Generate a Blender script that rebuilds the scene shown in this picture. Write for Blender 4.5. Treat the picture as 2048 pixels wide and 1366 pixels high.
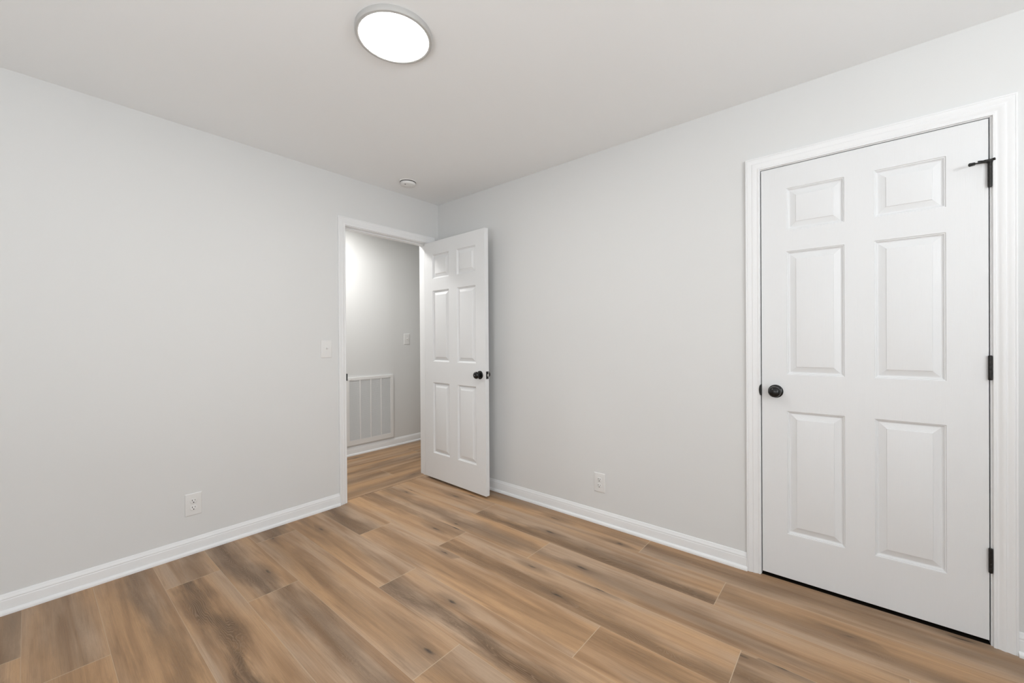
import bpy, bmesh, math, random
from math import sin, cos, pi, radians
from mathutils import Vector, Matrix

# ------------------------------------------------------------------ clear
for o in list(bpy.data.objects):
    bpy.data.objects.remove(o)
scene = bpy.context.scene
C = scene.collection

# ------------------------------------------------------------------ camera
F_PX = 816.77
cam_d = bpy.data.cameras.new('camera')
cam_d.sensor_fit = 'HORIZONTAL'
cam_d.sensor_width = 36.0
cam_d.lens = F_PX / 2048 * 36.0
cam_d.clip_start = 0.02
cam = bpy.data.objects.new('camera', cam_d)
C.objects.link(cam)
YAW, PIT, ROL = 0.69996, -0.00325, -0.00631
fw = Vector((cos(PIT) * cos(YAW), cos(PIT) * sin(YAW), sin(PIT)))
rt = Vector((sin(YAW), -cos(YAW), 0))
up = rt.cross(fw)
r2 = cos(ROL) * rt + sin(ROL) * up
u2 = -sin(ROL) * rt + cos(ROL) * up
cam.matrix_world = Matrix(((r2.x, u2.x, -fw.x, -2.4057), (r2.y, u2.y, -fw.y, -2.8950),
                           (r2.z, u2.z, -fw.z, 1.1988), (0, 0, 0, 1)))
scene.camera = cam

# ------------------------------------------------------------------ view, world, lights
scene.view_settings.view_transform = 'Standard'
scene.view_settings.look = 'None'
scene.view_settings.gamma = 1.0
scene.view_settings.use_curve_mapping = False
scene.view_settings.exposure = -0.50

LAMP_STRENGTH = 72.0
SOUTH_W = 31.0
SOUTH_LEFT_W = 38.0
WEST_W = 48.0
HALL_W = 24.0

world = bpy.data.worlds.new('world')
scene.world = world
world.use_nodes = True
bg = world.node_tree.nodes['Background']
bg.inputs['Color'].default_value = (0.80, 0.88, 1.0, 1)
bg.inputs['Strength'].default_value = 1.0


def area_light(name, loc, target, sx, sy, power, col, shape='RECTANGLE', spread=180):
    d = bpy.data.lights.new(name, 'AREA')
    d.shape = shape
    d.size = sx
    if shape in ('RECTANGLE', 'ELLIPSE'):
        d.size_y = sy
    d.energy = power
    d.color = col
    d.spread = radians(spread)
    o = bpy.data.objects.new(name, d)
    C.objects.link(o)
    o.location = loc
    o.rotation_euler = (Vector(target) - Vector(loc)).to_track_quat('-Z', 'Y').to_euler()
    return o


# unseen area lamps: south one follows the shadows, other two added as fill
area_light('south_area_light', (-1.60, -4.40, 1.75), (-1.20, -3.4, 3.05), 0.55, 0.55, SOUTH_W, (0.955, 0.98, 1.0))
area_light('south_west_fill_light', (-3.10, -4.42, 1.05), (-2.20, 0.0, 0.0), 0.95, 1.2, SOUTH_LEFT_W, (0.955, 0.98, 1.0))
area_light('west_fill_light', (-3.74, -2.60, 1.10), (-3.15, -2.5, 3.2), 1.05, 1.3, WEST_W, (0.955, 0.98, 1.0))
# the hallway's own ceiling lamp, out of sight left of the doorway
area_light('hallway_lamp_light', (-0.60, 0.62, 2.39), (-0.60, 0.62, 0), 0.24, 0.24, HALL_W, (1.0, 0.985, 0.96), 'DISK')

# ------------------------------------------------------------------ helpers


def link_mesh(name, bm, mat, parent=None, smooth=False):
    bmesh.ops.recalc_face_normals(bm, faces=bm.faces[:])
    me = bpy.data.meshes.new(name)
    bm.to_mesh(me)
    bm.free()
    if smooth:
        for p in me.polygons:
            p.use_smooth = True
    o = bpy.data.objects.new(name, me)
    C.objects.link(o)
    if mat is not None:
        me.materials.append(mat)
    if parent is not None:
        o.parent = parent
    return o


def auto_smooth(o, ang=35):
    """smooth shading with sharp edges marked by angle"""
    bm = bmesh.new()
    bm.from_mesh(o.data)
    lim = radians(ang)
    for e in bm.edges:
        if len(e.link_faces) == 2 and e.calc_face_angle(0) > lim:
            e.smooth = False
    for f in bm.faces:
        f.smooth = True
    bm.to_mesh(o.data)
    bm.free()
    return o


def bevel(o, w, seg=2, ang=60):
    m = o.modifiers.new('bevel', 'BEVEL')
    m.width = w
    m.segments = seg
    m.limit_method = 'ANGLE'
    m.angle_limit = radians(ang)
    return o


def box(bm, x0, x1, y0, y1, z0, z1, mtx=None):
    vs = []
    for x in (x0, x1):
        for y in (y0, y1):
            for z in (z0, z1):
                v = Vector((x, y, z))
                if mtx is not None:
                    v = mtx @ v
                vs.append(bm.verts.new(v))
    for f in ((0, 1, 3, 2), (4, 6, 7, 5), (0, 4, 5, 1), (2, 3, 7, 6), (0, 2, 6, 4), (1, 5, 7, 3)):
        bm.faces.new([vs[i] for i in f])


def lathe(bm, prof, mtx=None, seg=48, cap0=True, cap1=True):
    """prof: list of (radius, height) revolved about local Z"""
    rings = []
    for r, h in prof:
        ring = []
        for i in range(seg):
            a = 2 * pi * i / seg
            v = Vector((r * cos(a), r * sin(a), h))
            if mtx is not None:
                v = mtx @ v
            ring.append(bm.verts.new(v))
        rings.append(ring)
    for a, b in zip(rings, rings[1:]):
        for i in range(seg):
            j = (i + 1) % seg
            bm.faces.new((a[i], a[j], b[j], b[i]))
    if cap0:
        bm.faces.new(rings[0][::-1])
    if cap1:
        bm.faces.new(rings[-1])


def extrude_profile(bm, prof, p0, p1, nrm, up=Vector((0, 0, 1)), cap=True):
    """sweep prof [(out, height)] along the line p0 -> p1"""
    rows = []
    for p in (Vector(p0), Vector(p1)):
        rows.append([bm.verts.new(p + nrm * a + up * b) for a, b in prof])
    n = len(prof)
    for i in range(n - 1):
        bm.faces.new((rows[0][i], rows[0][i + 1], rows[1][i + 1], rows[1][i]))
    if cap:
        bm.faces.new(rows[0])
        bm.faces.new(rows[1][::-1])


def empty(name, loc, rz=0.0):
    o = bpy.data.objects.new(name, None)
    C.objects.link(o)
    o.location = loc
    o.rotation_euler = (0, 0, rz)
    o.empty_display_size = 0.05
    return o


def tag(o, label, cat, group=None, kind=None):
    o['label'] = label
    o['category'] = cat
    if group:
        o['group'] = group
    if kind:
        o['kind'] = kind
    return o


def struct(o, label, cat):
    return tag(o, label, cat, kind='structure')


# ------------------------------------------------------------------ materials


def new_mat(name):
    m = bpy.data.materials.new(name)
    m.use_nodes = True
    nt = m.node_tree
    b = nt.nodes['Principled BSDF']
    return m, nt, b


def noise_bump(nt, b, scale_vec, scale, detail, dist, strength, coord='Object'):
    tc = nt.nodes.new('ShaderNodeTexCoord')
    mp = nt.nodes.new('ShaderNodeMapping')
    mp.inputs['Scale'].default_value = scale_vec
    nz = nt.nodes.new('ShaderNodeTexNoise')
    nz.inputs['Scale'].default_value = scale
    nz.inputs['Detail'].default_value = detail
    bp = nt.nodes.new('ShaderNodeBump')
    bp.inputs['Strength'].default_value = strength
    bp.inputs['Distance'].default_value = dist
    nt.links.new(tc.outputs[coord], mp.inputs['Vector'])
    nt.links.new(mp.outputs[0], nz.inputs['Vector'])
    nt.links.new(nz.outputs['Fac'], bp.inputs['Height'])
    nt.links.new(bp.outputs[0], b.inputs['Normal'])
    return nz


def plain(name, col, rough=0.5, metal=0.0, spec=0.5, bump=None):
    m, nt, b = new_mat(name)
    b.inputs['Base Color'].default_value = (*col, 1)
    b.inputs['Roughness'].default_value = rough
    b.inputs['Metallic'].default_value = metal
    b.inputs['Specular IOR Level'].default_value = spec
    if bump:
        noise_bump(nt, b, *bump)
    return m


M_WALL = plain('wall_paint', (0.750, 0.755, 0.748), 0.85, spec=0.25, bump=((1, 1, 1), 260, 3, 0.0006, 0.12))
M_CEIL = plain('ceiling_paint', (0.915, 0.930, 0.935), 0.9, spec=0.2, bump=((1, 1, 1), 180, 3, 0.0006, 0.15))
M_TRIM = plain('trim_paint', (0.86, 0.868, 0.872), 0.38, spec=0.45)
M_DOOR = plain('door_paint', (0.80, 0.809, 0.814), 0.42, spec=0.45, bump=((420, 420, 9), 1.0, 3.0, 0.0016, 0.35))
M_PLASTIC = plain('white_plastic', (0.800, 0.797, 0.785), 0.35)
M_SLOT = plain('dark_slot', (0.02, 0.02, 0.02), 0.6)
M_BLACK = plain('black_metal', (0.006, 0.006, 0.006), 0.20, metal=0.0, spec=0.45)
M_HINGE = plain('dark_hinge_metal', (0.025, 0.024, 0.023), 0.36, metal=0.6)
M_STEEL = plain('satin_steel', (0.55, 0.54, 0.52), 0.35, metal=1.0)
M_GRILLE = plain('grille_enamel', (0.83, 0.83, 0.82), 0.4)
M_FILTER = plain('filter_felt', (0.10, 0.098, 0.092), 0.95)
M_RIM = plain('lamp_rim', (0.50, 0.495, 0.48), 0.40)
M_DARK = plain('closet_shade_grey', (0.30, 0.29, 0.28), 0.9)  # dark grey puts the closet's inner shade into its wall colour
M_FRAME = plain('window_vinyl', (0.80, 0.80, 0.79), 0.4)

M_DIFF, nt, b = new_mat('lamp_diffuser')
b.inputs['Base Color'].default_value = (0.9, 0.9, 0.9, 1)
b.inputs['Emission Color'].default_value = (1.0, 0.99, 0.97, 1)
b.inputs['Emission Strength'].default_value = LAMP_STRENGTH

M_GLASS, nt, b = new_mat('window_glass')
b.inputs['Base Color'].default_value = (1, 1, 1, 1)
b.inputs['Roughness'].default_value = 0.0
b.inputs['Transmission Weight'].default_value = 1.0
b.inputs['IOR'].default_value = 1.02


def floor_material():
    m, nt, b = new_mat('oak_plank')
    N, L = nt.nodes, nt.links

    def node(t, **kw):
        n = N.new(t)
        for k, v in kw.items():
            setattr(n, k, v)
        return n

    def val(n, i, v):
        n.inputs[i].default_value = v

    def math(op, a, b_=None, c=None, clamp=False):
        n = node('ShaderNodeMath', operation=op, use_clamp=clamp)
        for i, x in enumerate((a, b_, c)):
            if x is None:
                continue
            if isinstance(x, (int, float)):
                n.inputs[i].default_value = x
            else:
                L.new(x, n.inputs[i])
        return n.outputs[0]

    def ramp(fac, stops):
        n = node('ShaderNodeMapRange', interpolation_type='SMOOTHSTEP')
        L.new(fac, n.inputs['Value'])
        n.inputs['From Min'].default_value = stops[0]
        n.inputs['From Max'].default_value = stops[1]
        n.inputs['To Min'].default_value = stops[2]
        n.inputs['To Max'].default_value = stops[3]
        return n.outputs[0]

    def mix(fac, c1, c2, mode='MIX'):
        n = node('ShaderNodeMix', data_type='RGBA', blend_type=mode)
        if isinstance(fac, (int, float)):
            n.inputs[0].default_value = fac
        else:
            L.new(fac, n.inputs[0])
        for i, c in ((6, c1), (7, c2)):
            if isinstance(c, tuple):
                n.inputs[i].default_value = (*c, 1)
            else:
                L.new(c, n.inputs[i])
        return n.outputs[2]

    uv = node('ShaderNodeUVMap', uv_map='plank')
    sep = node('ShaderNodeSeparateXYZ')
    L.new(uv.outputs[0], sep.inputs[0])
    u, v = sep.outputs[0], sep.outputs[1]          # metres along / across the plank
    A = node('ShaderNodeAttribute', attribute_name='plank_seed')
    asep = node('ShaderNodeSeparateColor')
    L.new(A.outputs['Color'], asep.inputs[0])
    seed, tone, centre = asep.outputs[0], asep.outputs[1], asep.outputs[2]
    B = node('ShaderNodeAttribute', attribute_name='plank_size')
    bsep = node('ShaderNodeSeparateColor')
    L.new(B.outputs['Color'], bsep.inputs[0])
    plen, streak = bsep.outputs[0], bsep.outputs[1]
    off = math('MULTIPLY', seed, 57.0)

    def vec(su, sv, w=0.0):
        cmb = node('ShaderNodeCombineXYZ')
        L.new(math('MULTIPLY', math('ADD', u, off), su), cmb.inputs[0])
        L.new(math('MULTIPLY', v, sv), cmb.inputs[1])
        L.new(math('ADD', math('MULTIPLY', seed, 31.0), w), cmb.inputs[2])
        return cmb.outputs[0]

    def noise(vc, scale=1.0, detail=3.0, rough=0.5, dist=0.0):
        n = node('ShaderNodeTexNoise')
        L.new(vc, n.inputs['Vector'])
        val(n, 'Scale', scale)
        val(n, 'Detail', detail)
        val(n, 'Roughness', rough)
        val(n, 'Distortion', dist)
        return n.outputs['Fac']

    # wandering dark heartwood streak: distance of v from a wandering centre line
    wander = math('MULTIPLY', math('SUBTRACT', noise(vec(1.7, 0.0, 3.0), 1.0, 2.0), 0.5), 0.20)
    cen = math('ADD', math('MULTIPLY', centre, 0.2232), wander)
    dist = math('ABSOLUTE', math('SUBTRACT', v, cen))
    wid = math('MULTIPLY_ADD', noise(vec(2.3, 0.0, 9.0), 1.0, 2.0), 0.20, -0.02)
    ragged = math('MULTIPLY', math('SUBTRACT', noise(vec(5.0, 38.0, 1.0), 1.0, 5.0, 0.62), 0.5), 0.12)
    dd = math('DIVIDE', math('ADD', dist, ragged), math('MAXIMUM', wid, 0.02))
    heart = math('MULTIPLY', ramp(dd, (-0.1, 1.25, 1.0, 0.0)), streak, clamp=True)

    # broad soft tone drift: several lengthwise bands per board
    broad = noise(vec(1.1, 16.0, 5.0), 1.0, 3.0, 0.55, 0.5)
    broad2 = noise(vec(2.4, 30.0, 7.0), 1.0, 4.0, 0.6, 0.6)
    grey = noise(vec(0.9, 6.0, 12.0), 1.0, 2.0)
    fine = noise(vec(3.2, 420.0, 2.0), 1.0, 4.0, 0.6)
    pores = noise(vec(22.0, 850.0, 4.0), 1.0, 2.0, 0.6)

    # cathedral grain lines
    dv = math('MULTIPLY', math('SUBTRACT', noise(vec(1.9, 6.0, 6.0), 1.0, 4.0, 0.5, 0.8), 0.5), 0.40)
    wv = math('SINE', math('MULTIPLY', math('ADD', math('SUBTRACT', v, cen), dv), 640.0))
    rings = ramp(wv, (0.1, 1.0, 0.0, 1.0))

    light = mix(ramp(grey, (0.35, 0.65, 0.0, 1.0)), (0.530, 0.322, 0.170), (0.480, 0.338, 0.228))
    mid = (0.330, 0.192, 0.100)
    dark = (0.110, 0.064, 0.034)
    col = mix(ramp(broad, (0.41, 0.70, 0.0, 0.85)), light, mid)
    col = mix(ramp(broad2, (0.54, 0.80, 0.0, 0.50)), col, (0.225, 0.136, 0.076))
    col = mix(math('MULTIPLY', heart, 0.84), col, dark)
    ringmask = math('MULTIPLY', math('ADD', math('MULTIPLY', heart, 0.62), 0.07), ramp(broad2, (0.35, 0.6, 0.3, 1.0)))
    col = mix(math('MULTIPLY', rings, ringmask), col, (0.33, 0.225, 0.145))
    fcol = ramp(fine, (0.28, 0.72, 0.91, 1.08))
    pcol = ramp(pores, (0.30, 0.50, 0.91, 1.0))
    g = math('MULTIPLY', fcol, pcol)
    # knots
    vor = node('ShaderNodeTexVoronoi', feature='F1', voronoi_dimensions='2D')
    L.new(vec(2.2, 9.5, 17.0), vor.inputs['Vector'])
    val(vor, 'Scale', 1.0)
    vor2 = node('ShaderNodeTexWhiteNoise', noise_dimensions='3D')
    L.new(vor.outputs['Position'], vor2.inputs['Vector'])
    on = math('GREATER_THAN', vor2.outputs['Value'], 0.84)
    kd = math('ADD', vor.outputs['Distance'], math('MULTIPLY', math('SUBTRACT', noise(vec(14, 50, 8.0), 1.0, 4.0), 0.5), 0.22))
    halo = math('MULTIPLY', ramp(kd, (0.02, 0.42, 0.60, 0.0)), on)
    core = math('MULTIPLY', ramp(kd, (0.0, 0.085, 0.85, 0.0)), on)
    col = mix(halo, col, (0.165, 0.105, 0.064))
    col = mix(core, col, (0.050, 0.038, 0.030))
    # per-plank tone
    gt = math('MULTIPLY', g, math('MULTIPLY_ADD', tone, 0.60, 0.70))
    cc = node('ShaderNodeCombineColor')
    for i in range(3):
        L.new(gt, cc.inputs[i])
    col = mix(1.0, col, cc.outputs[0], 'MULTIPLY')
    # pale seams around each plank, bevel highlights put into the colour
    # eu, ev: distance to the nearest end and to the nearest long edge
    eu = math('MINIMUM', u, math('SUBTRACT', plen, u))
    ev = math('MINIMUM', v, math('SUBTRACT', 0.2232, v))
    seam = math('MAXIMUM', ramp(ev, (0.0003, 0.0014, 0.60, 0.0)), ramp(eu, (0.0006, 0.0020, 0.90, 0.0)))
    col = mix(seam, col, (0.56, 0.43, 0.30))
    L.new(col, b.inputs['Base Color'])
    rg = ramp(fine, (0.2, 0.8, 0.36, 0.50))
    L.new(rg, b.inputs['Roughness'])
    val(b, 'Specular IOR Level', 0.32)
    bp = node('ShaderNodeBump')
    val(bp, 'Strength', 0.25)
    val(bp, 'Distance', 0.0006)
    L.new(math('ADD', fine, math('MULTIPLY', rings, 0.25)), bp.inputs['Height'])
    L.new(bp.outputs[0], b.inputs['Normal'])
    return m


M_FLOOR = floor_material()
M_SUB = plain('subfloor_and_gap_shade', (0.018, 0.014, 0.011), 0.95, spec=0.1)

# ------------------------------------------------------------------ room dimensions
H = 2.4226
XW, YS = -3.90, -4.50            # west and south wall faces
T = 0.125                         # wall thickness at the doorway
HALL_Y = 1.150                    # far wall of the hallway
HX0, HX1 = -3.0, 1.15             # hallway ends
DX0, DX1 = -0.880, -0.112         # doorway jamb faces
DZ = 2.056
CY0, CY1 = -2.524, -3.2935        # closet jamb faces
CZ = 2.0505


def wall(name, boxes, label, mat=None):
    bm = bmesh.new()
    for bx in boxes:
        box(bm, *bx)
    return struct(link_mesh(name, bm, mat or M_WALL), label, 'wall')


J = 0.018                         # jamb board thickness
wall('wall_north', [(XW - T, DX0 - J, 0, T, 0, H), (DX1 + J, T, 0, T, 0, H), (DX0 - J, DX1 + J, 0, T, DZ + J, H)],
     'pale greige wall with the open doorway to the hallway')
wall('wall_east', [(0, T, CY0 + J, 0, 0, H), (0, T, YS - T, CY1 - J, 0, H), (0, T, CY1 - J, CY0 + J, CZ + J, H)],
     'pale greige wall with the closed closet door')
WY0, WY1 = -3.15, -2.05
WX0, WX1, WZ0, WZ1 = -2.30, -1.20, 0.45, 2.05
VX0, VX1 = -3.80, -2.70
wall('wall_west', [(XW - T, XW, YS - T, WY0, 0, H), (XW - T, XW, WY1, 0, 0, H), (XW - T, XW, WY0, WY1, 0, WZ0),
                   (XW - T, XW, WY0, WY1, WZ1, H)], 'pale greige wall to the left behind the camera')
wall('wall_south', [(XW, VX0, YS - T, YS, 0, H), (VX1, WX0, YS - T, YS, 0, H), (WX1, 0, YS - T, YS, 0, H),
                    (WX0, WX1, YS - T, YS, 0, WZ0), (WX0, WX1, YS - T, YS, WZ1, H),
                    (VX0, VX1, YS - T, YS, 0, WZ0), (VX0, VX1, YS - T, YS, WZ1, H)], 'pale greige window wall behind the camera')
wall('wall_hallway_north', [(HX0, HX1, HALL_Y, HALL_Y + 0.1, 0, H)], 'pale hallway wall seen through the open doorway')
wall('wall_hallway_east', [(HX1, HX1 + 0.1, T, HALL_Y + 0.1, 0, H)], 'hallway end wall hidden right of the doorway')
wall('wall_hallway_west', [(HX0 - 0.1, HX0, T, HALL_Y + 0.1, 0, H)], 'hallway end wall hidden left of the doorway')
wall('wall_hallway_south', [(T, HX1, T - 0.1, T, 0, H)], 'hallway wall continuing past the bedroom corner')
wall('wall_closet_north', [(T, 0.80, CY0 + 0.20, CY0 + 0.30, 0, H)], 'closet side wall behind the closed door', M_DARK)
wall('wall_closet_south', [(T, 0.80, CY1 - 0.30, CY1 - 0.20, 0, H)], 'closet side wall behind the closed door, far end', M_DARK)
wall('wall_closet_east', [(0.80, 0.90, CY1 - 0.30, CY0 + 0.30, 0, H)], 'closet back wall behind the closed door', M_DARK)

bm = bmesh.new()
box(bm, XW - T, HX1 + 0.1, YS - T, HALL_Y + 0.1, H, H + 0.1)
struct(link_mesh('ceiling', bm, M_CEIL), 'plain flat ceiling painted pale greige', 'ceiling')

# ------------------------------------------------------------------ plank floor
PW, PL = 0.2232, 1.528
rnd = random.Random(11)


def plank_floor(name, planks, base, label):
    """planks: list of (corner, along, across, length, width_start, u_start, plank_len, seed, tone, centre, streak)"""
    bm = bmesh.new()
    uvl = bm.loops.layers.uv.new('plank')
    for (o, a, c, ln, wd, u0, v0, plen, sd, tn, ce, st) in planks:
        vs = [bm.verts.new(o), bm.verts.new(o + a * ln), bm.verts.new(o + a * ln + c * wd), bm.verts.new(o + c * wd)]
        f = bm.faces.new(vs)
        f.normal_update()
        if f.normal.z < 0:
            f.normal_flip()
        for lp in f.loops:
            d = lp.vert.co - o
            lp[uvl].uv = (u0 + d.dot(a), v0 + d.dot(c))
    nplank = len(bm.faces)
    box(bm, *base)
    me = bpy.data.meshes.new(name)
    bm.to_mesh(me)
    bm.free()
    s = me.attributes.new('plank_seed', 'FLOAT_COLOR', 'FACE')
    z = me.attributes.new('plank_size', 'FLOAT_COLOR', 'FACE')
    for i in range(len(me.polygons)):
        if i < nplank:
            p = planks[i]
            s.data[i].color = (p[8], p[9], p[10], 1)
            z.data[i].color = (p[7], p[11], 0, 1)
        else:
            s.data[i].color = (0.5, 0.4, 0.5, 1)
            z.data[i].color = (9, 0, 0, 1)
    me.materials.append(M_FLOOR)
    me.materials.append(M_SUB)
    for p in me.polygons[nplank:]:
        p.material_index = 1
    o = bpy.data.objects.new(name, me)
    C.objects.link(o)
    return struct(o, label, 'floor')


YT = 0.036                        # seam line under the doorway
# joint positions (y) measured per row, row i lies between x = -0.197-0.2232(i+1) and -0.197-0.2232 i
joints = {-3: -0.9, -2: -1.2, -1: -1.957, 0: -0.874, 1: -1.508, 2: -1.026, 3: -0.545, 4: -1.116, 5: -0.167, 6: -0.752,
          7: -0.337, 8: -1.31, 9: -0.700, 10: -0.452, 11: -1.0, 12: -0.3, 13: -1.2, 14: -0.8}
# looks of the planks in view: (row, n) -> (tone, streak centre 0..1, streak strength); n counts from the doorway end
looks = {
    (10, 0): (0.40, 0.80, 0.60), (10, 1): (0.52, 0.50, 0.20), (9, 0): (0.42, 0.55, 0.35), (9, 1): (0.50, 0.40, 0.20),
    (8, 0): (0.42, 0.62, 0.60), (8, 1): (0.48, 0.60, 0.50), (7, 0): (0.42, 0.70, 0.40), (7, 1): (0.46, 0.30, 1.00),
    (6, 0): (0.42, 0.35, 0.90), (6, 1): (0.55, 0.66, 0.70), (6, 2): (0.50, 0.30, 0.30), (5, 0): (0.28, 0.50, 0.80),
    (5, 1): (0.52, 0.40, 0.40), (5, 2): (0.42, 0.45, 0.45), (4, 0): (0.55, 0.50, 0.40), (4, 1): (0.52, 0.28, 0.95),
    (3, 0): (0.38, 0.30, 0.85), (3, 1): (0.60, 0.50, 0.35), (3, 2): (0.50, 0.60, 0.50), (2, 0): (0.58, 0.72, 0.55),
    (2, 1): (0.58, 0.22, 0.75), (2, 2): (0.34, 0.40, 0.70), (1, 0): (0.52, 0.40, 0.30), (1, 1): (0.52, 0.40, 0.65),
    (0, 0): (0.50, 0.50, 0.25), (0, 1): (0.48, 0.25, 0.90), (0, 2): (0.48, 0.50, 0.45), (-1, 0): (0.40, 0.50, 0.40),
    (-1, 1): (0.42, 0.60, 0.40), (-1, 2): (0.38, 0.40, 0.50),
}
planks = []
for i, j0 in joints.items():
    x1 = -0.197 - PW * i
    x0 = x1 - PW
    js = [YT]
    y = j0
    while y + PL < YT:
        y += PL
    while y > YS - 0.1:
        js.append(y)
        y -= PL
    js.append(max(y, YS - 0.12))
    for n, (ya, yb) in enumerate(zip(js, js[1:])):
        first = n == 0
        u0 = (PL - (ya - yb)) if first else 0.0
        tone, ce, st = looks.get((i, n), (rnd.uniform(0.3, 0.7), rnd.uniform(0.1, 0.9), rnd.choice((0.25, 0.5, 0.8, 0.9))))
        sd = rnd.random()
        xa, xb = max(x0, XW - T), min(x1, 0.003)
        if xb <= xa:
            continue
        # u runs toward the camera (-y), v runs from the left seam to the right seam
        planks.append((Vector((xa, ya, 0)), Vector((0, -1, 0)), Vector((1, 0, 0)), ya - yb, xb - xa, u0 if first else 0.0,
                       xa - x0, PL, sd, tone, ce, st))
plank_floor('floor', planks, (XW - T, 0.003, YS - T, YT, -0.06, -0.002),
            'oak plank floor of the bedroom, boards running away from the camera')

bm = bmesh.new()
box(bm, 0.003, 0.9, CY1 - 0.30, CY0 + 0.30, -0.06, -0.001)  # near-black floor colour carries the shade under the closet door
struct(link_mesh('floor_closet', bm, M_SUB), 'closet floor coloured near black to stand for the shade under its closed door', 'floor')

hp = []
for r in range(6):
    y0 = YT + 0.003 + PW * r
    x = HX0 - 0.1 - rnd.uniform(0, 1.4)
    if r == 1:
        x = -0.30 - PL * 2
    while x < HX1 + 0.1:
        hp.append((Vector((x, y0, 0)), Vector((1, 0, 0)), Vector((0, 1, 0)), PL, PW, 0.0, 0.0, PL, rnd.random(),
                   rnd.uniform(0.42, 0.6), rnd.uniform(0.2, 0.8), rnd.choice((0.2, 0.5, 0.6))))
        x += PL
plank_floor('floor_hallway', hp, (HX0 - 0.1, HX1 + 0.1, YT + 0.003, HALL_Y + 0.1, -0.06, -0.002),
            'oak plank floor of the hallway, boards running across the doorway')

# ------------------------------------------------------------------ baseboards
BASE = [(0.0, 0.0), (0.0125, 0.0), (0.0125, 0.058), (0.0120, 0.0605), (0.0108, 0.0625), (0.0106, 0.0650), (0.0112, 0.067),
        (0.0098, 0.0725), (0.0068, 0.0770), (0.006, 0.0800), (0.0048, 0.0845), (0.0030, 0.0870), (0.0, 0.0872)]
SHOE = [(0.0125, 0.0)] + [(0.0125 + 0.0122 * cos(a), 0.0045 + 0.0145 * sin(a)) for a in [pi / 2 * k / 6 for k in range(7)]]
SHOE = [(0.0125, 0.0), (0.0247, 0.0)] + SHOE[1:]


def baseboard(name, runs, label):
    bm = bmesh.new()
    for p0, p1, n in runs:
        extrude_profile(bm, BASE, p0, p1, Vector(n))
    o = struct(auto_smooth(link_mesh(name, bm, M_TRIM), 25), label, 'baseboard')
    bm = bmesh.new()
    for p0, p1, n in runs:
        extrude_profile(bm, SHOE, p0, p1, Vector(n))
    auto_smooth(link_mesh('shoe_moulding', bm, M_TRIM, o), 40)
    return o


CW = 0.0615                       # casing width
baseboard('baseboard_north', [((XW, 0, 0), (DX0 - 0.005 - 0.0565, 0, 0), (0, -1, 0))], 'white baseboard along the wall left of the doorway')
baseboard('baseboard_east', [((0, -0.0, 0), (0, CY0 + CW - 0.001, 0), (-1, 0, 0))], 'white baseboard between the open door and the closet door')
baseboard('baseboard_south_east', [((0, CY1 - 0.0655, 0), (0, YS, 0), (-1, 0, 0))], 'short white baseboard at the right edge beside the closet door')
baseboard('baseboard_south', [((XW, YS, 0), (0, YS, 0), (0, 1, 0))], 'white baseboard below the window behind the camera')
baseboard('baseboard_west', [((XW, YS, 0), (XW, 0, 0), (1, 0, 0))], 'white baseboard on the wall left of the camera')
baseboard('baseboard_hallway', [((HX0, HALL_Y, 0), (HX1, HALL_Y, 0), (0, -1, 0))], 'white baseboard of the hallway below the return air grille')

# ------------------------------------------------------------------ door casings (trim) with jambs
CAS = [(0.0, 0.0), (0.0, 0.0085), (0.0012, 0.0098), (0.0075, 0.0104), (0.0095, 0.0088), (0.0125, 0.0086), (0.0165, 0.0100),
       (0.0215, 0.0128), (0.0270, 0.0142), (0.0310, 0.0145), (0.0330, 0.0128), (0.0360, 0.0126), (0.0400, 0.0140),
       (0.0450, 0.0158), (0.0500, 0.0165), (0.0530, 0.0166), (0.0546, 0.0150), (0.0562, 0.0166), (0.0602, 0.0166),
       (0.0615, 0.0155), (0.0615, 0.0)]


def casing(bm, a0, a1, ztop, to3, wscale=1.0):
    """mitred casing around an opening from a0 (left) to a1 (right); to3(a, z, t) maps to room space"""
    s = 1 if a1 > a0 else -1
    rings = []
    for corner in range(4):
        ring = []
        for w, t in CAS:
            w *= wscale
            if corner == 0:
                p = (a0 - s * w, 0.0)
            elif corner == 1:
                p = (a0 - s * w, ztop + w)
            elif corner == 2:
                p = (a1 + s * w, ztop + w)
            else:
                p = (a1 + s * w, 0.0)
            ring.append(bm.verts.new(to3(p[0], p[1], t)))
        rings.append(ring)
    for r0, r1 in zip(rings, rings[1:]):
        for i in range(len(CAS) - 1):
            bm.faces.new((r0[i], r0[i + 1], r1[i + 1], r1[i]))
    bm.faces.new(rings[0])
    bm.faces.new(rings[-1][::-1])


# entry doorway
bm = bmesh.new()
casing(bm, DX0 - 0.005, DX1 + 0.005, DZ + 0.004, lambda a, z, t: Vector((a, -t, z)), 0.92)
casing(bm, DX0 - 0.005, DX1 + 0.005, DZ + 0.004, lambda a, z, t: Vector((a, T + t, z)), 0.92)
t1 = struct(auto_smooth(link_mesh('trim_1', bm, M_TRIM), 30), 'white casing and jamb around the open bedroom doorway', 'door frame')
bm = bmesh.new()
box(bm, DX0 - J, DX0, 0, T, 0, DZ)
box(bm, DX1, DX1 + J, 0, T, 0, DZ)
box(bm, DX0 - J, DX1 + J, 0, T, DZ, DZ + J)
link_mesh('jamb', bm, M_TRIM, t1)
bm = bmesh.new()
box(bm, DX0, DX0 + 0.010, 0.042, 0.075, 0, DZ - 0.010)
box(bm, DX1 - 0.010, DX1, 0.042, 0.075, 0, DZ - 0.010)
box(bm, DX0, DX1, 0.042, 0.075, DZ - 0.010, DZ)
bevel(link_mesh('door_stop', bm, M_TRIM, t1), 0.002)
bm = bmesh.new()
box(bm, DX0 - 0.0002, DX0 + 0.0016, 0.002, 0.034, 0.9030, 0.9610)
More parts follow.
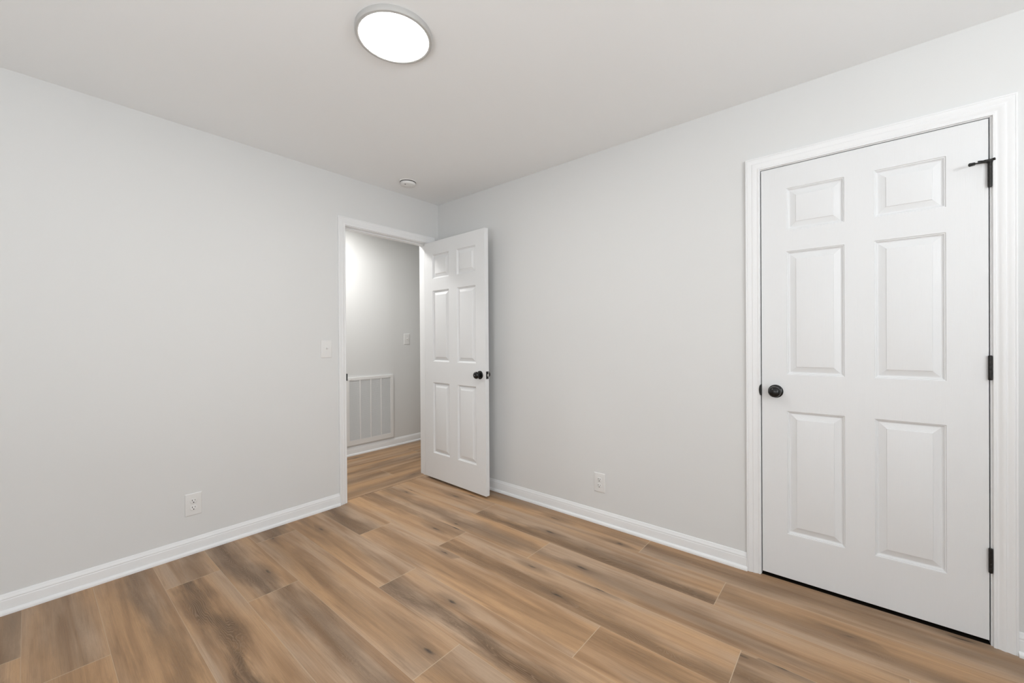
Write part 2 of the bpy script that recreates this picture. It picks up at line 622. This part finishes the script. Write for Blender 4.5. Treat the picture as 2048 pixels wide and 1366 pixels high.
box(bm, DX0 - 0.0050, DX0 + 0.0016, -0.0145, 0.002, 0.9060, 0.9580)
o = bevel(link_mesh('strike_plate', bm, M_BLACK, t1), 0.001)
o['label'] = 'dark metal strike plate'

# closet doorway
bm = bmesh.new()
casing(bm, CY0 + 0.002, CY1 - 0.0055, CZ + 0.003, lambda a, z, t: Vector((-t, a, z)))
t2 = struct(auto_smooth(link_mesh('trim_2', bm, M_TRIM), 30), 'white casing and jamb around the closed closet door', 'door frame')
bm = bmesh.new()
box(bm, 0, T, CY0, CY0 + J, 0, CZ)
box(bm, 0, T, CY1 - J, CY1, 0, CZ)
box(bm, 0, T, CY1 - J, CY0 + J, CZ, CZ + J)
link_mesh('jamb', bm, M_TRIM, t2)
bm = bmesh.new()
box(bm, 0.040, 0.075, CY0 - 0.011, CY0, 0, CZ - 0.011)
box(bm, 0.040, 0.075, CY1, CY1 + 0.011, 0, CZ - 0.011)
box(bm, 0.040, 0.075, CY1, CY0, CZ - 0.011, CZ)
link_mesh('door_stop', bm, M_TRIM, t2)
bm = bmesh.new()
n = 16
ring = [(CY0 - 0.0022 + 0.0085 * sin(pi * k / n), 0.939 - 0.0275 * cos(pi * k / n)) for k in range(n + 1)]
fa = [bm.verts.new((-0.0150, y, z)) for y, z in ring]
fb = [bm.verts.new((-0.0085, y, z)) for y, z in ring]
bm.faces.new(fa)
bm.faces.new(fb[::-1])
for k in range(n + 1):
    q = (k + 1) % (n + 1)
    bm.faces.new((fa[k], fa[q], fb[q], fb[k]))
box(bm, -0.0100, 0.030, CY0 - 0.0020, CY0 - 0.0004, 0.9115, 0.9665)
o = bevel(link_mesh('strike_plate', bm, M_BLACK, t2), 0.001)
o['label'] = 'dark rounded strike plate lip'

# ------------------------------------------------------------------ six-panel doors
PX = [0.0, 0.1065, 0.3275, 0.4295, 0.6480, 0.7620]
PANEL = [(0.0, 0.0), (0.0020, -0.0036), (0.0050, -0.0042), (0.0075, -0.0090), (0.0110, -0.0118), (0.0140, -0.0122),
         (0.0380, -0.0034), (0.0392, -0.0012), (0.0425, -0.0006)]


def door_panel(bm, x0, z0, z1, th, zs, flip=False):
    """slab in local x (width), z (height); faces at y=0 and y=-th, both with six raised panels"""
    W = PX[-1]
    xs = [x0 + ((W - p) if flip else p) for p in PX]
    xs = sorted(xs)
    zz = [z0] + zs + [z1]
    edges = {}
    for side in (0, 1):
        yb = 0.0 if side == 0 else -th
        s = -1 if side == 0 else 1      # inward direction
        gv = [[bm.verts.new((x, yb, z)) for z in zz] for x in xs]
        edges[side] = gv
        for i in range(len(xs) - 1):
            for k in range(len(zz) - 1):
                q = [gv[i][k], gv[i + 1][k], gv[i + 1][k + 1], gv[i][k + 1]]
                if i in (1, 3) and k in (1, 3, 5):
                    prev = q
                    for ins, dep in PANEL[1:]:
                        a, b_, c, d = xs[i] + ins, xs[i + 1] - ins, zz[k] + ins, zz[k + 1] - ins
                        y = yb - s * dep
                        cur = [bm.verts.new((a, y, c)), bm.verts.new((b_, y, c)), bm.verts.new((b_, y, d)), bm.verts.new((a, y, d))]
                        for m_ in range(4):
                            w = (m_ + 1) % 4
                            bm.faces.new((prev[m_], prev[w], cur[w], cur[m_]))
                        prev = cur
                    bm.faces.new(prev)
                else:
                    bm.faces.new(q)
    g0, g1 = edges[0], edges[1]
    nx, nz = len(xs), len(zz)
    loop = [(i, 0) for i in range(nx)] + [(nx - 1, k) for k in range(1, nz)] + [(i, nz - 1) for i in range(nx - 2, -1, -1)] + \
           [(0, k) for k in range(nz - 2, 0, -1)]
    for m_ in range(len(loop)):
        (i, k), (p, q) = loop[m_], loop[(m_ + 1) % len(loop)]
        bm.faces.new((g0[i][k], g0[p][q], g1[p][q], g1[i][k]))


ZS = [0.2370, 0.8420, 1.0210, 1.6260, 1.7290, 1.9350]


def knob(parent, base, direction, mat, hole=False):
    """ball knob with a round rosette, axis along direction from the door face"""
    q = Vector((0, 0, 1)).rotation_difference(Vector(direction).normalized()).to_matrix().to_4x4()
    m = Matrix.Translation(Vector(base)) @ q
    bm = bmesh.new()
    prof = [(0.0115, 0.004), (0.0115, 0.018), (0.013, 0.0225), (0.020, 0.0255), (0.0252, 0.0310), (0.0272, 0.0380), (0.0265, 0.0450),
            (0.0235, 0.0510), (0.0180, 0.0555), (0.0110, 0.0580), (0.0040, 0.0588)]
    lathe(bm, prof, m, 48)
    k = auto_smooth(link_mesh('door_knob', bm, mat, parent), 50)
    k['label'] = 'black ball knob'
    bm = bmesh.new()
    lathe(bm, [(0.0320, 0.0), (0.0325, 0.002), (0.0315, 0.0045), (0.0270, 0.0068), (0.0150, 0.0085), (0.0118, 0.0090)], m, 48)
    r = auto_smooth(link_mesh('rosette', bm, mat, k), 50)
    bm = bmesh.new()
    lathe(bm, [(0.0274, 0.0372), (0.0277, 0.0380), (0.0274, 0.0388)], m, 48, False, False)
    if hole:
        bm.free()
        bm = bmesh.new()
        lathe(bm, [(0.0035, 0.0580), (0.0035, 0.0596), (0.0022, 0.0598)], m, 20)
        auto_smooth(link_mesh('release_hole', bm, M_STEEL, k), 40)
    else:
        bm.free()
    return k


def hinge(parent, x, y, z, leafs):
    """knuckle barrel plus leaf plates; leafs: boxes in parent space"""
    bm = bmesh.new()
    hgt = 0.089
    m = Matrix.Translation((x, y, z - hgt / 2))
    step = hgt / 5
    for k in range(5):
        lathe(bm, [(0.0058, k * step), (0.0060, k * step + 0.0006), (0.0060, (k + 1) * step - 0.0006), (0.0058, (k + 1) * step)], m, 20)
    lathe(bm, [(0.0050, -0.003), (0.0058, -0.001), (0.0058, 0.0)], m, 20)
    lathe(bm, [(0.0058, hgt), (0.0062, hgt + 0.0015), (0.0040, hgt + 0.0035)], m, 20)
    for bx in leafs:
        box(bm, *bx)
    h = auto_smooth(link_mesh('hinge', bm, M_HINGE, parent), 40)
    h['label'] = 'dark metal butt hinge'
    return h


# ---- entry door, swung open toward the right wall
LEAF_A = math.atan2(-0.9993, -0.0384)
d1 = struct(empty('door_1', (-0.121, 0.0, 0.0), LEAF_A), 'white six-panel door standing open in the corner', 'door')
bm = bmesh.new()
door_panel(bm, 0.003, 0.020, 2.047, 0.035, ZS, flip=True)
o = bevel(auto_smooth(link_mesh('door_panel', bm, M_DOOR, d1), 12), 0.0012, 2, 80)
KX = 0.003 + 0.762 - 0.060
knob(d1, (KX, -0.035, 0.935), (0, -1, 0), M_BLACK, True)
knob(d1, (KX, 0.0, 0.935), (0, 1, 0), M_BLACK)
bm = bmesh.new()
box(bm, 0.7645, 0.7660, -0.030, -0.005, 0.9065, 0.9635)
lp = bevel(link_mesh('latch_plate', bm, M_BLACK, d1), 0.0005)
lp['label'] = 'black latch plate on the door edge'
bm = bmesh.new()
box(bm, 0.7655, 0.7755, -0.0235, -0.0115, 0.926, 0.944)
lb = bevel(link_mesh('latch_bolt', bm, M_STEEL, lp), 0.003)
lb['label'] = 'bright steel latch bolt'
for hz in (0.33, 1.08, 1.83):
    hinge(d1, -0.0005, 0.0055, hz, [(0.0012, 0.0029, -0.031, 0.004, hz - 0.0445, hz + 0.0445)])

# ---- closet door, closed
d2 = struct(empty('door_2', (0.0, CY1 + 0.0035, 0.0), pi / 2), 'white six-panel closet door, closed, at the right', 'door')
# local x runs from the hinge side (right in view) to the knob side; the room face is local y = 0 (world x = 0)
bm = bmesh.new()
door_panel(bm, 0.0, 0.018, 2.0470, 0.035, ZS, flip=True)
bevel(auto_smooth(link_mesh('door_panel', bm, M_DOOR, d2), 12), 0.0012, 2, 80)
knob(d2, (0.7625 - 0.0605, 0.0, 0.936), (0, 1, 0), M_BLACK)
h_top = None
for hz in (0.333, 1.080, 1.826):
    h = hinge(d2, -0.0020, 0.0078, hz, [(-0.0026, -0.0008, -0.030, 0.006, hz - 0.0445, hz + 0.0445)])
    h_top = h
# hinge-pin door stop on the top hinge
bm = bmesh.new()
zt = 1.8745
lathe(bm, [(0.0085, zt - 0.002), (0.0085, zt + 0.005), (0.005, zt + 0.007)], Matrix.Translation((-0.002, 0.0078, 0)), 20)


def rod(bm, p, q, r, seg=14, r1=None):
    p, q = Vector(p), Vector(q)
    d = q - p
    m = Matrix.Translation(p) @ Vector((0, 0, 1)).rotation_difference(d.normalized()).to_matrix().to_4x4()
    lathe(bm, [(r, 0), (r1 or r, d.length)], m, seg)


hp0 = Vector((-0.002, 0.0078, zt + 0.002))
rod(bm, hp0, (0.046, 0.044, zt - 0.006), 0.0028)          # long arm over the door
rod(bm, hp0 + Vector((0, 0, 0.004)), (0.030, 0.022, zt + 0.006), 0.0032)   # threaded adjuster
rod(bm, hp0 + Vector((-0.001, 0, 0.004)), (-0.015, 0.014, zt + 0.0085), 0.0050)
box(bm, -0.012, 0.014, 0.003, 0.016, zt + 0.003, zt + 0.010)
ds = auto_smooth(link_mesh('hinge_stop', bm, M_HINGE, h_top), 40)
bm = bmesh.new()
rod(bm, (0.044, 0.043, zt - 0.0060), (0.056, 0.051, zt - 0.0090), 0.0062, 18, 0.0068)
auto_smooth(link_mesh('stop_bumper', bm, M_BLACK, h_top), 40)

# ------------------------------------------------------------------ ceiling light
LX, LY = -1.4544, -1.4898
cl = tag(empty('ceiling_light', (LX, LY, H)), 'round white flush-mount ceiling light, switched on', 'light')
bm = bmesh.new()
lathe(bm, [(0.1480, 0.0), (0.1490, -0.0015), (0.1490, -0.0130), (0.1486, -0.0180), (0.1468, -0.0212), (0.1435, -0.0224), (0.1370, -0.0220),
           (0.1340, -0.0208), (0.1338, -0.0185)], None, 96, True, False)
auto_smooth(link_mesh('light_housing', bm, M_RIM, cl), 40)
bm = bmesh.new()
lathe(bm, [(0.1339, -0.0198), (0.1300, -0.0206), (0.05, -0.0212)], None, 64, False, True)
dif = auto_smooth(link_mesh('diffuser', bm, M_DIFF, cl), 40)
dif['label'] = 'glowing white diffuser'

# ------------------------------------------------------------------ smoke detector
sd = tag(empty('smoke_detector', (-0.510, -0.262, H)), 'small round white smoke detector on the ceiling by the corner', 'smoke detector')
bm = bmesh.new()
lathe(bm, [(0.0640, 0.0), (0.0640, -0.0050), (0.0620, -0.0070), (0.0560, -0.0070)], None, 56, True, True)
auto_smooth(link_mesh('mounting_base', bm, M_PLASTIC, sd), 40)
bm = bmesh.new()
lathe(bm, [(0.0600, -0.0060), (0.0600, -0.0115)], None, 56, True, True)
o = auto_smooth(link_mesh('vent_ring', bm, M_SLOT, sd), 40)
o['label'] = 'dark vent gap around the detector'
bm = bmesh.new()
lathe(bm, [(0.0575, -0.0110), (0.0590, -0.0125), (0.0585, -0.0240), (0.0560, -0.0290), (0.0480, -0.0330), (0.0300, -0.0350), (0.0280, -0.0340),
           (0.0260, -0.0350), (0.0060, -0.0355)], None, 56, True, True)
auto_smooth(link_mesh('cover', bm, M_PLASTIC, sd), 30)
bm = bmesh.new()
lathe(bm, [(0.0060, -0.0310), (0.0060, -0.0340), (0.0040, -0.0350)], Matrix.Translation((-0.038, -0.018, 0)), 16)
o = auto_smooth(link_mesh('indicator_light', bm, M_SLOT, sd), 40)

# ------------------------------------------------------------------ wall plates (local: x across, -y out of the wall, z up)


def plate(bm, w, h):
    d = 0.0055
    for a, b_ in (((w / 2, h / 2, 0.0), (w / 2, h / 2, -0.0018)),):
        pass
    rings = []
    for ins, y in ((0.0, 0.0), (0.0, -0.0022), (0.0012, -0.0038), (0.0032, -0.0050), (0.0060, -d)):
        rings.append([bm.verts.new((sx * (w / 2 - ins), y, sz * (h / 2 - ins))) for sx, sz in ((-1, -1), (1, -1), (1, 1), (-1, 1))])
    for r0, r1 in zip(rings, rings[1:]):
        for i in range(4):
            j = (i + 1) % 4
            bm.faces.new((r0[i], r0[j], r1[j], r1[i]))
    bm.faces.new(rings[-1])
    bm.faces.new(rings[0][::-1])


YM = Matrix.Rotation(pi / 2, 4, 'X')       # lathe axis z -> -y


def screw(name, parent, x, z, y=-0.0055):
    bm = bmesh.new()
    m = Matrix.Translation((x, y, z)) @ YM
    lathe(bm, [(0.0034, -0.0005), (0.0034, 0.0006), (0.0022, 0.0010)], m, 16)
    return auto_smooth(link_mesh(name, bm, M_PLASTIC, parent), 40)


def outlet(loc, rz, w, h, label, group=None):
    t = tag(empty('power_outlet', loc, rz), label, 'outlet')
    bm = bmesh.new()
    plate(bm, w, h)
    auto_smooth(link_mesh('cover_plate', bm, M_PLASTIC, t), 20)
    for s in (1, -1):
        zc = s * 0.0195
        bm = bmesh.new()
        n = 28
        out = []
        for k in range(n):
            a = 2 * pi * k / n
            out.append((0.0172 * cos(a), max(-0.0140, min(0.0140, 0.0172 * sin(a)))))
        r0 = [bm.verts.new((x, -0.0040, zc + z)) for x, z in out]
        r1 = [bm.verts.new((x, -0.0068, zc + z)) for x, z in out]
        r2_ = [bm.verts.new((x * 0.94, -0.0074, zc + z * 0.94)) for x, z in out]
        for A_, B_ in ((r0, r1), (r1, r2_)):
            for k in range(n):
                q = (k + 1) % n
                bm.faces.new((A_[k], A_[q], B_[q], B_[k]))
        bm.faces.new(r2_)
        bm.faces.new(r0[::-1])
        rc = auto_smooth(link_mesh('receptacle', bm, M_PLASTIC, t), 35)
        bm = bmesh.new()
        box(bm, -0.0079, -0.0054, -0.0079, -0.0060, zc - 0.0005, zc + 0.0085)
        box(bm, 0.0054, 0.0075, -0.0079, -0.0060, zc + 0.0005, zc + 0.0080)
        lathe(bm, [(0.0030, 0.0060), (0.0030, 0.0079)], Matrix.Translation((0, 0, zc - 0.0078)) @ YM, 16)
        o = link_mesh('slots', bm, M_SLOT, rc)
        o['label'] = 'dark plug slots'
    screw('screw', t, 0, 0)
    return t


def switch(loc, rz, w, h, label):
    t = tag(empty('light_switch', loc, rz), label, 'light switch')
    bm = bmesh.new()
    plate(bm, w, h)
    auto_smooth(link_mesh('cover_plate', bm, M_PLASTIC, t), 20)
    bm = bmesh.new()
    box(bm, -0.0052, 0.0052, -0.0062, -0.0050, -0.0120, 0.0120)
    o = link_mesh('toggle_surround', bm, M_PLASTIC, t)
    bm = bmesh.new()
    box(bm, -0.0046, 0.0046, -0.0155, 0.0, -0.0045, 0.0045, Matrix.Translation((0, -0.0050, 0.0020)) @ Matrix.Rotation(radians(-24), 4, 'X'))
    bevel(link_mesh('toggle', bm, M_PLASTIC, t), 0.0012)
    screw('screw', t, 0, 0.030)
    screw('screw', t, 0, -0.030)
    return t


outlet((-1.8005, 0, 0.2755), 0, 0.0785, 0.1245, 'white duplex outlet low on the left wall above the baseboard')
outlet((0, -1.6115, 0.2655), -pi / 2, 0.0800, 0.1240, 'white duplex outlet low on the wall between open door and closet door')
switch((-1.0290, 0, 1.1445), 0, 0.0785, 0.1255, 'white toggle light switch on the wall left of the doorway')
switch((0.4730, HALL_Y, 1.2200), 0, 0.0800, 0.1260, 'white toggle light switch on the hallway wall above the grille')

# ------------------------------------------------------------------ return air grille in the hallway
GX0, GX1, GZ0, GZ1 = -0.287, 0.279, 0.106, 0.817
ix0, ix1, iz0, iz1 = -0.2500, 0.2410, 0.158, 0.786
gr = tag(empty('return_air_grille', ((GX0 + GX1) / 2, HALL_Y, GZ0)), 'large white louvered return air grille low on the hallway wall', 'air grille')
gx, gz = -(GX0 + GX1) / 2, -GZ0


def gbox(bm, x0, x1, y0, y1, z0, z1):
    box(bm, x0 + gx, x1 + gx, y0, y1, z0 + gz, z1 + gz)


bm = bmesh.new()
gbox(bm, GX0, GX1, -0.016, 0, iz1, GZ1)
gbox(bm, GX0, GX1, -0.016, 0, GZ0, iz0)
gbox(bm, GX0, ix0, -0.016, 0, iz0, iz1)
gbox(bm, ix1, GX1, -0.016, 0, iz0, iz1)
bmesh.ops.remove_doubles(bm, verts=bm.verts[:], dist=1e-5)
bevel(link_mesh('frame', bm, M_GRILLE, gr), 0.002)
for dx in (-0.1300, -0.0045, 0.1215):
    bm = bmesh.new()
    gbox(bm, dx - 0.0055, dx + 0.0055, -0.0155, -0.002, iz0, iz1)
    link_mesh('mullion', bm, M_GRILLE, gr)
bm = bmesh.new()
gbox(bm, ix0, ix1, -0.0012, -0.0002, iz0, iz1)
o = link_mesh('filter', bm, M_FILTER, gr)
o['label'] = 'dark filter behind the louvres'
bm = bmesh.new()
NL = 58
for k in range(NL):
    z = iz0 + (k + 0.5) * (iz1 - iz0) / NL
    m = Matrix.Translation((gx, -0.0080, z + gz)) @ Matrix.Rotation(radians(46), 4, 'X')
    box(bm, ix0, ix1, -0.0066, 0.0060, -0.0007, 0.0007, m)
link_mesh('louvres', bm, M_GRILLE, gr)
for sx in (-0.235, 0.225):
    bm = bmesh.new()
    lathe(bm, [(0.006, 0), (0.006, 0.002), (0.004, 0.003)], Matrix.Translation((sx + gx, -0.016, 0.801 + gz)) @ YM, 18)
    auto_smooth(link_mesh('latch', bm, M_GRILLE, gr), 40)

# ------------------------------------------------------------------ unseen windows added behind the camera to house the area lamps


def window(name, loc, rz, label):
    w1 = struct(empty(name, loc, rz), label, 'window')
    ww, wh = (WX1 - WX0) / 2, WZ1 - WZ0
    bm = bmesh.new()
    box(bm, -ww, ww, -0.04, 0.04, 0, 0.05)
    box(bm, -ww, ww, -0.04, 0.04, wh - 0.05, wh)
    box(bm, -ww, -ww + 0.05, -0.04, 0.04, 0.05, wh - 0.05)
    box(bm, ww - 0.05, ww, -0.04, 0.04, 0.05, wh - 0.05)
    box(bm, -ww + 0.05, ww - 0.05, -0.03, 0.03, wh / 2 - 0.02, wh / 2 + 0.02)
    link_mesh('window_frame', bm, M_FRAME, w1)
    for a, b_ in ((0.05, wh / 2 - 0.02), (wh / 2 + 0.02, wh - 0.05)):
        bm = bmesh.new()
        box(bm, -ww + 0.05, ww - 0.05, -0.003, 0.003, a, b_)
        link_mesh('pane', bm, M_GLASS, w1)


window('window_1', ((WX0 + WX1) / 2, YS - 0.06, WZ0), 0, 'assumed white framed window in the south wall, unseen behind the camera, nearer the closet')
window('added_window_3', ((VX0 + VX1) / 2, YS - 0.06, WZ0), 0, 'white framed window added to the south wall for fill light, unseen behind the camera, far from the closet')
window('added_window_2', (XW - 0.06, (WY0 + WY1) / 2, WZ0), pi / 2, 'white framed window added to the west wall for fill light, unseen behind the camera')
